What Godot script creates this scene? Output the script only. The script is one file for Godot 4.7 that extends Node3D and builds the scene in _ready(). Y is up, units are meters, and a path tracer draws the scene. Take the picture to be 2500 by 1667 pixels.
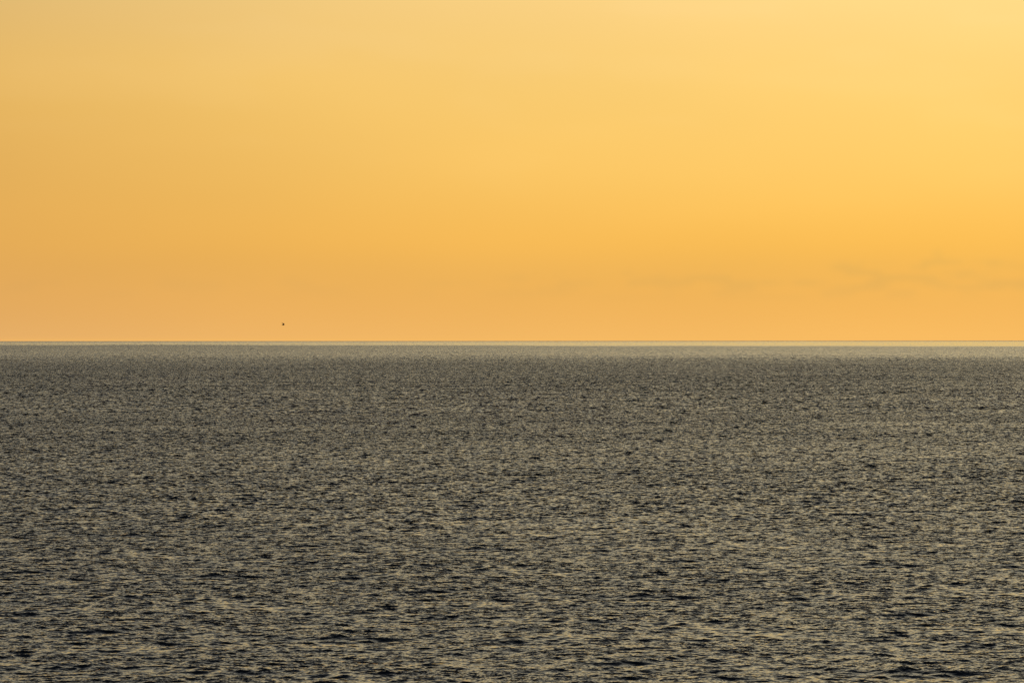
extends Node3D
# Open sea under an amber evening sky, seen from a high shore through a long lens, with one seabird over the horizon.

const EYE := 55.0            # camera height over the water, metres
const TILE := 192.0          # side of the periodic patch of waves, metres
const CELLS := 1024          # mesh cells along that side
const TURN := 0.5535744      # the lattice of patches lies askew to the view, so that no repeat lines up
const SUN_AZIMUTH := 40.0    # degrees to the right of the view
const SUN_HEIGHT := 9.0

var wind := Vector2.ZERO     # wave travel in the patch's own axes


func _ready() -> void:
	set_camera()
	set_sky()
	set_sun()
	build_sea()
	build_seabird()


# ---------------------------------------------------------------- camera and light

func set_camera() -> void:
	var cam := Camera3D.new()
	cam.name = "camera"
	cam.fov = 12.0
	cam.near = 1.0
	cam.far = 600000.0
	cam.position = Vector3(0, EYE, 0)
	cam.rotation_degrees = Vector3(-0.0155, 0, -0.028)
	add_child(cam)
	cam.current = true


func set_sun() -> void:
	var sun := DirectionalLight3D.new()
	sun.name = "sun"
	sun.light_energy = 0.6
	sun.light_color = Color(1.0, 0.74, 0.42)
	sun.light_angular_distance = 0.5
	sun.shadow_enabled = true
	sun.rotation_degrees = Vector3(-SUN_HEIGHT, 180.0 - SUN_AZIMUTH, 0)
	add_child(sun)


# Radiance by height over the horizon (degrees): towards the sun's side, away from it, and opposite the sun.
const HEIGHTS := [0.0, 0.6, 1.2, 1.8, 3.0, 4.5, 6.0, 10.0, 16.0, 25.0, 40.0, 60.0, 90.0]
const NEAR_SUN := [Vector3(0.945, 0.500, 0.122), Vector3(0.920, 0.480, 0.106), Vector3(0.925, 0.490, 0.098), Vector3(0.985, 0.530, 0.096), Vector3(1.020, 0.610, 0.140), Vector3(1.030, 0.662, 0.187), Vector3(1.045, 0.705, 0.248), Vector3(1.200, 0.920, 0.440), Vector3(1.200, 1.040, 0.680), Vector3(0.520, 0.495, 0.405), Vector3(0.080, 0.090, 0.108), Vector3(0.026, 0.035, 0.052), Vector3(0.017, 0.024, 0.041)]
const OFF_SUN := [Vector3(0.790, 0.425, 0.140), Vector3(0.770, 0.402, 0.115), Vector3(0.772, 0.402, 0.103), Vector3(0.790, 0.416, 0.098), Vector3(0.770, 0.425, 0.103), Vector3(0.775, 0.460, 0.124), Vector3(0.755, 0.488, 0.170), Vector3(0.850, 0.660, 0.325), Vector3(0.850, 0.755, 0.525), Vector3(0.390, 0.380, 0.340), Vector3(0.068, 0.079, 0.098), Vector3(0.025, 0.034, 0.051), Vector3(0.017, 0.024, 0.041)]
const FAR_SIDE := [Vector3(0.240, 0.180, 0.170), Vector3(0.240, 0.180, 0.170), Vector3(0.240, 0.180, 0.170), Vector3(0.240, 0.180, 0.170), Vector3(0.245, 0.185, 0.170), Vector3(0.250, 0.190, 0.170), Vector3(0.250, 0.195, 0.172), Vector3(0.230, 0.190, 0.170), Vector3(0.190, 0.170, 0.165), Vector3(0.110, 0.110, 0.120), Vector3(0.055, 0.064, 0.080), Vector3(0.029, 0.038, 0.056), Vector3(0.022, 0.030, 0.048)]


func along(table: Array, height: float) -> Vector3:
	var k := 0
	while k < HEIGHTS.size() - 2 and height > HEIGHTS[k + 1]:
		k += 1
	var a: Vector3 = table[maxi(k - 1, 0)]
	var b: Vector3 = table[k]
	var c: Vector3 = table[k + 1]
	var d: Vector3 = table[mini(k + 2, HEIGHTS.size() - 1)]
	var h0: float = HEIGHTS[maxi(k - 1, 0)]
	var h1: float = HEIGHTS[k]
	var h2: float = HEIGHTS[k + 1]
	var h3: float = HEIGHTS[mini(k + 2, HEIGHTS.size() - 1)]
	var span := h2 - h1
	var t := clampf((height - h1) / span, 0.0, 1.0)
	var mb := (c - a) / (h2 - h0) * span
	var mc := (d - b) / (h3 - h1) * span
	var t2 := t * t
	var t3 := t2 * t
	return b * (2 * t3 - 3 * t2 + 1) + mb * (t3 - 2 * t2 + t) + c * (-2 * t3 + 3 * t2) + mc * (t3 - t2)


var cloud_shape: FastNoiseLite
var haze_shape: FastNoiseLite


func sky_color(azimuth: float, height: float) -> Color:
	height = maxf(height, 0.0)
	var away := rad_to_deg(acos(clampf(cos(deg_to_rad(azimuth - SUN_AZIMUTH)) * cos(deg_to_rad(height * 0.5)), -1, 1)))
	var glow := 0.30 + 1.45 * exp(-away / 43.0)
	var t := (glow - 0.755) / 0.250
	var c := Vector3.ZERO
	if t >= 0.0:
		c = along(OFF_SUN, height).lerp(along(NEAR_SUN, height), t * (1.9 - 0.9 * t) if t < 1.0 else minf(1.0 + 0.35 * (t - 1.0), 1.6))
	else:
		c = along(OFF_SUN, height).lerp(along(FAR_SIDE, height), smoothstep(0.0, 1.0, minf(1.0, -t / 1.9)))
	# soft unevenness of the air, and a thin broken bank of cloud low over the horizon
	c *= 1.0 + 0.036 * haze_shape.get_noise_2d(azimuth * 1.0, height * 4.0)
	var right := smoothstep(-3.0, 8.0, azimuth)
	var top := 1.10 + 0.34 * right + 0.30 * cloud_shape.get_noise_2d(azimuth * 1.4 + 40.0, 7.0)
	var bank := smoothstep(0.38, 0.80, 0.5 + 1.0 * cloud_shape.get_noise_2d(azimuth * 1.3 + height * 0.8, height * 7.0))
	bank *= smoothstep(top, top - 0.14, height) * smoothstep(0.6, 1.0, height) * (0.3 + 0.7 * right)
	c *= Vector3.ONE - bank * Vector3(0.085, 0.052, -0.03)
	var wisp := smoothstep(0.50, 0.95, 0.5 + 0.9 * cloud_shape.get_noise_2d(azimuth * 0.35 + height * 0.5 + 70.0, height * 1.6))
	c *= Vector3.ONE + wisp * Vector3(0.004, 0.012, 0.05) * smoothstep(1.5, 4.0, height)
	return Color(c.x, c.y, c.z)


func set_sky() -> void:
	cloud_shape = FastNoiseLite.new()
	cloud_shape.seed = 11
	cloud_shape.frequency = 0.55
	cloud_shape.fractal_octaves = 4
	haze_shape = FastNoiseLite.new()
	haze_shape.seed = 5
	haze_shape.frequency = 0.07
	haze_shape.fractal_octaves = 3
	var whole := Image.create(512, 256, false, Image.FORMAT_RGBF)
	for y in 256:
		for x in 512:
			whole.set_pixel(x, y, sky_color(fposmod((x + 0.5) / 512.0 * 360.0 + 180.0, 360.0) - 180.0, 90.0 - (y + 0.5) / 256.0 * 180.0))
	var padded := Image.create(544, 256, false, Image.FORMAT_RGBF)
	padded.blit_rect(whole, Rect2i(0, 0, 512, 256), Vector2i(16, 0))
	padded.blit_rect(whole, Rect2i(496, 0, 16, 256), Vector2i(0, 0))
	padded.blit_rect(whole, Rect2i(0, 0, 16, 256), Vector2i(528, 0))
	padded.resize(4352, 2048, Image.INTERPOLATE_CUBIC)
	whole = padded.get_region(Rect2i(128, 0, 4096, 2048))
	for y in range(840, 1024):          # the low sky ahead at full detail
		for x in range(-400, 600):
			whole.set_pixel(posmod(x, 4096), y, sky_color((x + 0.5) / 4096.0 * 360.0, 90.0 - (y + 0.5) / 2048.0 * 180.0))
	var level := sky_color(0.0, 0.0)
	whole.fill_rect(Rect2i(0, 1024, 4096, 1024), level)
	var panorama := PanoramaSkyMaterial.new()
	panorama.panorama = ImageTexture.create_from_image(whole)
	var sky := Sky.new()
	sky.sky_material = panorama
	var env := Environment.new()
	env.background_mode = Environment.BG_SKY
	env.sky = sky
	env.tonemap_mode = Environment.TONE_MAPPER_LINEAR
	env.tonemap_exposure = 1.0
	env.sdfgi_enabled = true
	env.ssao_enabled = true
	env.ssil_enabled = true
	var world := WorldEnvironment.new()
	world.name = "world_environment"
	world.environment = env
	add_child(world)


# ---------------------------------------------------------------- the sea

# In-place inverse transform of an n by n complex field.
func transform_field(re: PackedFloat32Array, im: PackedFloat32Array, n: int) -> Array:
	var bits := int(round(log(n) / log(2.0)))
	var turned := PackedInt32Array()
	turned.resize(n)
	for i in n:
		var r := 0
		for b in bits:
			if i & (1 << b):
				r |= 1 << (bits - 1 - b)
		turned[i] = r
	var cs := PackedFloat32Array()
	var sn := PackedFloat32Array()
	cs.resize(n / 2)
	sn.resize(n / 2)
	for i in n / 2:
		cs[i] = cos(TAU * i / n)
		sn[i] = sin(TAU * i / n)
	for dimension in 2:
		var r2 := PackedFloat32Array()
		var i2 := PackedFloat32Array()
		r2.resize(n * n)
		i2.resize(n * n)
		for y in n:                      # transpose, and put each row in turned order
			for x in n:
				var to := x * n + turned[y]
				r2[to] = re[y * n + x]
				i2[to] = im[y * n + x]
		for row in n:
			var base := row * n
			var half := 1
			while half < n:
				var step := n / (half * 2)
				for j in half:
					var wr := cs[j * step]
					var wi := sn[j * step]
					var a := base + j
					while a < base + n:
						var b := a + half
						var br := r2[b]
						var bi := i2[b]
						var tr := br * wr - bi * wi
						var ti := br * wi + bi * wr
						var ar := r2[a]
						var ai := i2[a]
						r2[b] = ar - tr
						i2[b] = ai - ti
						r2[a] = ar + tr
						i2[a] = ai + ti
						a += half * 2
				half *= 2
		re = r2
		im = i2
	return [re, im]


# A random sea between two wavelengths: heights, and the sideways pull along the wind that sharpens crests; scaled to a given mean square slope.
func waves(n: int, side: float, longest: float, shortest: float, spread: float, slope: float, seed_number: int) -> Array:
	var rng := RandomNumberGenerator.new()
	rng.seed = seed_number
	var ar := PackedFloat32Array()
	var ai := PackedFloat32Array()
	ar.resize(n * n)
	ai.resize(n * n)
	for y in n:
		for x in n:
			var g1 := rng.randfn()
			var g2 := rng.randfn()
			var kx := TAU / side * (x if x < n / 2 else x - n)
			var ky := TAU / side * (y if y < n / 2 else y - n)
			var k := sqrt(kx * kx + ky * ky)
			if k < 1e-6:
				continue
			var length := TAU / k
			if length > longest * 3.0 or length < shortest * 0.6:
				continue
			var towards := absf(kx * wind.x + ky * wind.y) / k
			var amount := pow(k, -2.0) * exp(-0.6 * pow(length / longest, 2.0)) * smoothstep(shortest * 0.6, shortest * 1.2, length)
			amount *= pow(towards, spread) + 0.06
			ar[y * n + x] = g1 * amount
			ai[y * n + x] = g2 * amount
	var pr := PackedFloat32Array()
	var pi_ := PackedFloat32Array()
	pr.resize(n * n)
	pi_.resize(n * n)
	for y in n:
		for x in n:
			var m := ((n - y) % n) * n + (n - x) % n
			var o := y * n + x
			var hr := ar[o] + ar[m]
			var hi := ai[o] - ai[m]
			var kx := 1.0 * (x if x < n / 2 else x - n)
			var ky := 1.0 * (y if y < n / 2 else y - n)
			var k := sqrt(kx * kx + ky * ky)
			var q := (kx * wind.x + ky * wind.y) / k if k > 0.0 else 0.0
			# heights plus i times the pull, whose own spectrum is i q H
			pr[o] = hr - q * hr
			pi_[o] = hi - q * hi
	var field := transform_field(pr, pi_, n)
	var h: PackedFloat32Array = field[0]
	var d: PackedFloat32Array = field[1]
	var total := 0.0
	var cell := side / n
	for y in n:
		for x in n:
			var o := y * n + x
			var sx := (h[y * n + (x + 1) % n] - h[o]) / cell
			var sy := (h[((y + 1) % n) * n + x] - h[o]) / cell
			total += sx * sx + sy * sy
	var scale_by := sqrt(slope / (total / (n * n)))
	for o in n * n:
		h[o] *= scale_by
		d[o] *= scale_by
	return [h, d]


# A periodic field of n by n, drawn smoothly onto finer cells.
func finer(field: PackedFloat32Array, n: int, times: int) -> PackedFloat32Array:
	var pad := 8
	var m := n + 2 * pad
	var wide := PackedFloat32Array()
	wide.resize(m * m)
	for y in m:
		for x in m:
			wide[y * m + x] = field[((y - pad + n) % n) * n + (x - pad + n) % n]
	var im := Image.create_from_data(m, m, false, Image.FORMAT_RF, wide.to_byte_array())
	im.resize(m * times, m * times, Image.INTERPOLATE_CUBIC)
	var cut := im.get_region(Rect2i(pad * times, pad * times, n * times, n * times))
	return cut.get_data().to_float32_array()


# The moving surface of one periodic patch: offsets of its cells, side to side and up.
func surface_field(seed_number: int) -> Array:
	var long_waves := waves(256, TILE, 12.0, 2.6, 1.6, 0.033, seed_number)
	var short_waves := waves(512, TILE / 2, 2.6, 0.45, 1.0, 0.030, seed_number + 5)
	var gust_map := finer(waves(64, TILE, 64.0, 11.0, 0.6, 1.0, seed_number + 14)[0], 64, 16)
	var swell := finer(waves(64, TILE, 45.0, 22.0, 5.0, 0.0022, seed_number + 23)[0], 64, 16)
	var lh := finer(long_waves[0], 256, 4)
	var ld := finer(long_waves[1], 256, 4)
	var sh: PackedFloat32Array = short_waves[0]
	var sd: PackedFloat32Array = short_waves[1]
	var n := CELLS
	var pull := 0.75
	var px := PackedFloat32Array()
	var py := PackedFloat32Array()
	var pz := PackedFloat32Array()
	px.resize(n * n)
	py.resize(n * n)
	pz.resize(n * n)
	var gust_sum := 0.0
	for g in gust_map:
		gust_sum += g * g
	var gust_by := 0.20 / sqrt(gust_sum / gust_map.size())
	for y in n:
		for x in n:
			var o := y * n + x
			var s := (y & 511) * 512 + (x & 511)
			# short waves stand steeper on the long crests and under the gusts
			var gust := clampf(1.0 + 0.6 * lh[o] + gust_map[o] * gust_by, 0.65, 1.6)
			var d := pull * (ld[o] + sd[s] * gust)
			px[o] = d * wind.x
			py[o] = swell[o] + lh[o] + sh[s] * gust
			pz[o] = d * wind.y
	return [px, py, pz]


# The same patch with its rim drawn down under the water, so that patches can overlap without showing an edge.
func sunk_rim(field: Array) -> Array:
	var n := CELLS
	var h: PackedFloat32Array = field[1].duplicate()
	for y in n:
		var dy := minf(y, n - y) / n
		for x in n:
			var rim := minf(dy, minf(x, n - x) / n)
			if rim < 0.05:
				var k := 1.0 - rim / 0.05
				h[y * n + x] -= 1.6 * k * k
	return [field[0], h, field[2]]


func patch_mesh(field: Array, stride: int) -> ArrayMesh:
	var px: PackedFloat32Array = field[0]
	var py: PackedFloat32Array = field[1]
	var pz: PackedFloat32Array = field[2]
	var n := CELLS
	var count := n / stride
	var side := count + 1
	var cell := TILE / n
	var verts := PackedVector3Array()
	var normals := PackedVector3Array()
	verts.resize(side * side)
	normals.resize(side * side)
	var mask := n - 1
	for v in side:
		var y := v * stride
		var row := (y & mask) * n
		var row_a := ((y - stride) & mask) * n
		var row_b := ((y + stride) & mask) * n
		for u in side:
			var x := u * stride
			var o := row + (x & mask)
			var xa := row + ((x - stride) & mask)
			var xb := row + ((x + stride) & mask)
			var ya := row_a + (x & mask)
			var yb := row_b + (x & mask)
			verts[v * side + u] = Vector3(x * cell + px[o], py[o], y * cell + pz[o])
			var e := Vector3(2 * stride * cell + px[xb] - px[xa], py[xb] - py[xa], pz[xb] - pz[xa])
			var f := Vector3(px[yb] - px[ya], py[yb] - py[ya], 2 * stride * cell + pz[yb] - pz[ya])
			normals[v * side + u] = f.cross(e).normalized()
	var index := PackedInt32Array()
	index.resize(count * count * 6)
	var at := 0
	for y in count:
		for x in count:
			var a := y * side + x
			index[at] = a
			index[at + 1] = a + 1
			index[at + 2] = a + side
			index[at + 3] = a + 1
			index[at + 4] = a + side + 1
			index[at + 5] = a + side
			at += 6
	var arrays := []
	arrays.resize(Mesh.ARRAY_MAX)
	arrays[Mesh.ARRAY_VERTEX] = verts
	arrays[Mesh.ARRAY_NORMAL] = normals
	arrays[Mesh.ARRAY_INDEX] = index
	var mesh := ArrayMesh.new()
	mesh.add_surface_from_arrays(Mesh.PRIMITIVE_TRIANGLES, arrays)
	return mesh


func water_material() -> StandardMaterial3D:
	var m := StandardMaterial3D.new()
	m.resource_name = "sea_water"
	m.albedo_color = Color(0.005, 0.008, 0.011).linear_to_srgb()
	m.metallic_specular = 0.3536       # reflects as water does (2 percent straight on)
	m.roughness = 0.04
	var ripples := FastNoiseLite.new()
	ripples.seed = 21
	ripples.frequency = 0.03
	ripples.fractal_octaves = 3
	var tex := NoiseTexture2D.new()
	tex.width = 512
	tex.height = 512
	tex.seamless = true
	tex.noise = ripples
	tex.as_normal_map = true
	tex.bump_strength = 6.0
	m.normal_enabled = true
	m.normal_texture = tex
	m.normal_scale = 0.12
	m.uv1_triplanar = true
	m.uv1_world_triplanar = true
	m.uv1_scale = Vector3(0.37, 0.37, 0.37)
	return m


# How lively the waves are at a place: the wind lies in broad bands far out.
func liveliness(distance: float, sideways: float, gusts: FastNoiseLite) -> float:
	var d := distance * (1.0 + 0.10 * gusts.get_noise_2d(sideways * 0.4, distance))
	var right := smoothstep(-0.16, 0.16, sideways / distance)
	var a := 0.91
	a = lerpf(a, 1.10, smoothstep(800.0, 1200.0, d))
	a = lerpf(a, 1.16, smoothstep(1400.0, 4500.0, d))
	a = lerpf(a, lerpf(0.72, 0.60, right), smoothstep(5000.0, 13500.0, d))
	var edge := lerpf(44000.0, 29500.0, right) * (1.0 + 0.16 * gusts.get_noise_2d(sideways * 0.25, 400.0))
	a = lerpf(a, lerpf(0.38, 0.21, right), smoothstep(edge - 4000.0, edge + 4000.0, d))
	a = lerpf(a, 0.60, smoothstep(120000.0, 190000.0, d))
	# gusts and slicks lie in streaks across the view
	a *= 1.0 + 0.08 * gusts.get_noise_2d(sideways, distance * 0.5) + 0.18 * gusts.get_noise_2d(sideways * 0.5 + 9000.0, distance * 3.5)
	if sideways > 215.0 and absf(sqrt(maxf(distance * distance - sideways * sideways, 0.0)) - 2105.0) < 60.0:
		a *= 0.72 + 0.35 * absf(gusts.get_noise_2d(sideways * 4.0, 5.0))
	return a


# Lays patches of the given kinds out between two distances, in a lattice; loosely means overlapping, each a little turned and shifted, so that no repeat shows.
func spread_patches(sea: Node3D, kinds: Array, size_by: float, from: float, to: float, loosely: bool) -> void:
	var gusts := FastNoiseLite.new()
	gusts.seed = 31
	gusts.frequency = 0.0012
	var rng := RandomNumberGenerator.new()
	rng.seed = 77
	var step := TILE * size_by / (1.32 if loosely else 1.0)
	var turned := Basis(Vector3.UP, -TURN)
	var places := []
	for kind in kinds:
		places.append([])
	var reach := int(ceil(to / step)) + 2
	for j in range(-reach, reach + 1):
		for i in range(-reach, reach + 1):
			var middle := turned * Vector3((i + 0.5) * step, 0, (j + 0.5) * step)
			var d := Vector2(middle.x, middle.z).length()
			if d > to or d < from:
				continue
			if d > 700.0 and absf(atan2(middle.x, -middle.z)) - step / d > deg_to_rad(26.0):
				continue
			var live := liveliness(d, middle.x, gusts)
			var yaw := -TURN
			if loosely:
				yaw += PI * (rng.randi() % 2) + rng.randf_range(-0.15, 0.15)
				middle += Vector3(rng.randf_range(-0.08, 0.08), 0, rng.randf_range(-0.08, 0.08)) * step
			var own := Basis(Vector3.UP, yaw).scaled_local(Vector3(size_by, size_by * live, size_by))
			places[rng.randi() % kinds.size()].append(Transform3D(own, middle - own * Vector3(TILE / 2, 0, TILE / 2)))
	for kind in kinds.size():
		var many := MultiMesh.new()
		many.transform_format = MultiMesh.TRANSFORM_3D
		many.mesh = kinds[kind]
		many.instance_count = places[kind].size()
		for k in places[kind].size():
			many.set_instance_transform(k, places[kind][k])
		var o := MultiMeshInstance3D.new()
		o.name = "waves"
		o.multimesh = many
		o.set_meta("kind", "stuff")
		sea.add_child(o, true)


func build_sea() -> void:
	wind = Vector2(sin(0.10), cos(0.10)).rotated(-TURN)
	var near := patch_mesh(surface_field(3), 1)
	var far := [patch_mesh(sunk_rim(surface_field(40)), 2), patch_mesh(sunk_rim(surface_field(90)), 2)]
	var water := water_material()
	for mesh in [near] + far:
		mesh.surface_set_material(0, water)
	var sea := Node3D.new()
	sea.name = "sea"
	sea.set_meta("kind", "structure")
	sea.set_meta("label", "dark rippled open sea reaching to the horizon")
	sea.set_meta("category", "sea")
	add_child(sea)
	spread_patches(sea, [near], 0.60, 0.0, 1000.0, false)
	spread_patches(sea, far, 0.60, 950.0, 2500.0, true)
	spread_patches(sea, far, 0.90, 2430.0, 9000.0, true)
	spread_patches(sea, far, 1.6, 8900.0, 44000.0, true)
	spread_patches(sea, far, 9.0, 43000.0, 420000.0, true)


# ---------------------------------------------------------------- the seabird

func ring(center: Vector3, across: Vector3, up: Vector3, rx: float, ry: float, sides: int) -> PackedVector3Array:
	var p := PackedVector3Array()
	for k in sides:
		var a := TAU * k / sides
		p.append(center + across * cos(a) * rx + up * sin(a) * ry)
	return p


func loft(st: SurfaceTool, rings: Array) -> void:
	var sides: int = rings[0].size()
	for r in rings.size() - 1:
		for k in sides:
			var a: Vector3 = rings[r][k]
			var b: Vector3 = rings[r][(k + 1) % sides]
			var c: Vector3 = rings[r + 1][k]
			var d: Vector3 = rings[r + 1][(k + 1) % sides]
			for v in [a, b, c, b, d, c]:
				st.add_vertex(v)


func build_seabird() -> void:
	var bird := Node3D.new()
	bird.name = "seabird"
	bird.set_meta("label", "small dark seabird flying low above the horizon with raised wings")
	bird.set_meta("category", "bird")
	bird.position = Vector3(-38.1, EYE + 2.62, -540.0)
	bird.rotation_degrees = Vector3(6, 28, 0)
	add_child(bird)
	var plumage := StandardMaterial3D.new()
	plumage.resource_name = "plumage"
	plumage.albedo_color = Color(0.030, 0.024, 0.021).linear_to_srgb()
	plumage.roughness = 0.85
	var horn := StandardMaterial3D.new()
	horn.resource_name = "horn"
	horn.albedo_color = Color(0.10, 0.07, 0.03).linear_to_srgb()
	horn.roughness = 0.5
	# body along x, head at +x
	var st := SurfaceTool.new()
	st.begin(Mesh.PRIMITIVE_TRIANGLES)
	st.set_smooth_group(1)
	var spine := [[-0.30, 0.00, 0.004, 0.002], [-0.27, 0.0, 0.060, 0.008], [-0.19, 0.0, 0.048, 0.024], [-0.12, -0.002, 0.055, 0.045], [-0.03, -0.008, 0.075, 0.068], [0.06, -0.008, 0.080, 0.074], [0.13, 0.004, 0.062, 0.060],
		[0.18, 0.020, 0.044, 0.046], [0.215, 0.030, 0.042, 0.044], [0.245, 0.030, 0.034, 0.035], [0.265, 0.026, 0.016, 0.018], [0.272, 0.024, 0.003, 0.003]]
	var rings := []
	for s in spine:
		rings.append(ring(Vector3(s[0], s[1], 0), Vector3(0, 0, 1), Vector3(0, 1, 0), s[2], s[3], 14))
	loft(st, rings)
	# wings: raised, bent at the wrist, tips swept back
	for side in [-1.0, 1.0]:
		var bones := [[0.03, 0.02, 0.02, 0.085, 0.018], [0.04, 0.08, 0.08, 0.090, 0.017], [0.06, 0.17, 0.15, 0.088, 0.014], [0.06, 0.24, 0.22, 0.080, 0.012], [0.02, 0.285, 0.30, 0.066, 0.010], [-0.06, 0.315, 0.38, 0.046, 0.008], [-0.14, 0.335, 0.45, 0.024, 0.005], [-0.19, 0.34, 0.49, 0.003, 0.001]]
		var strip := []
		for b in bones:
			strip.append(ring(Vector3(b[0], b[1], b[2] * side), Vector3(side, 0, 0), Vector3(0, 0.62, -0.78 * side).normalized(), b[3], b[4], 10))
		loft(st, strip)
	st.generate_normals()
	var body := MeshInstance3D.new()
	body.name = "body"
	body.mesh = st.commit()
	body.material_override = plumage
	bird.add_child(body)
	var sb := SurfaceTool.new()
	sb.begin(Mesh.PRIMITIVE_TRIANGLES)
	sb.set_smooth_group(1)
	var beak_rings := []
	for s in [[0.255, 0.026, 0.012, 0.014], [0.285, 0.023, 0.009, 0.011], [0.312, 0.019, 0.005, 0.008], [0.325, 0.010, 0.001, 0.002]]:
		beak_rings.append(ring(Vector3(s[0], s[1], 0), Vector3(0, 0, 1), Vector3(0, 1, 0), s[2], s[3], 8))
	loft(sb, beak_rings)
	sb.generate_normals()
	var beak := MeshInstance3D.new()
	beak.name = "beak"
	beak.mesh = sb.commit()
	beak.material_override = horn
	bird.add_child(beak)
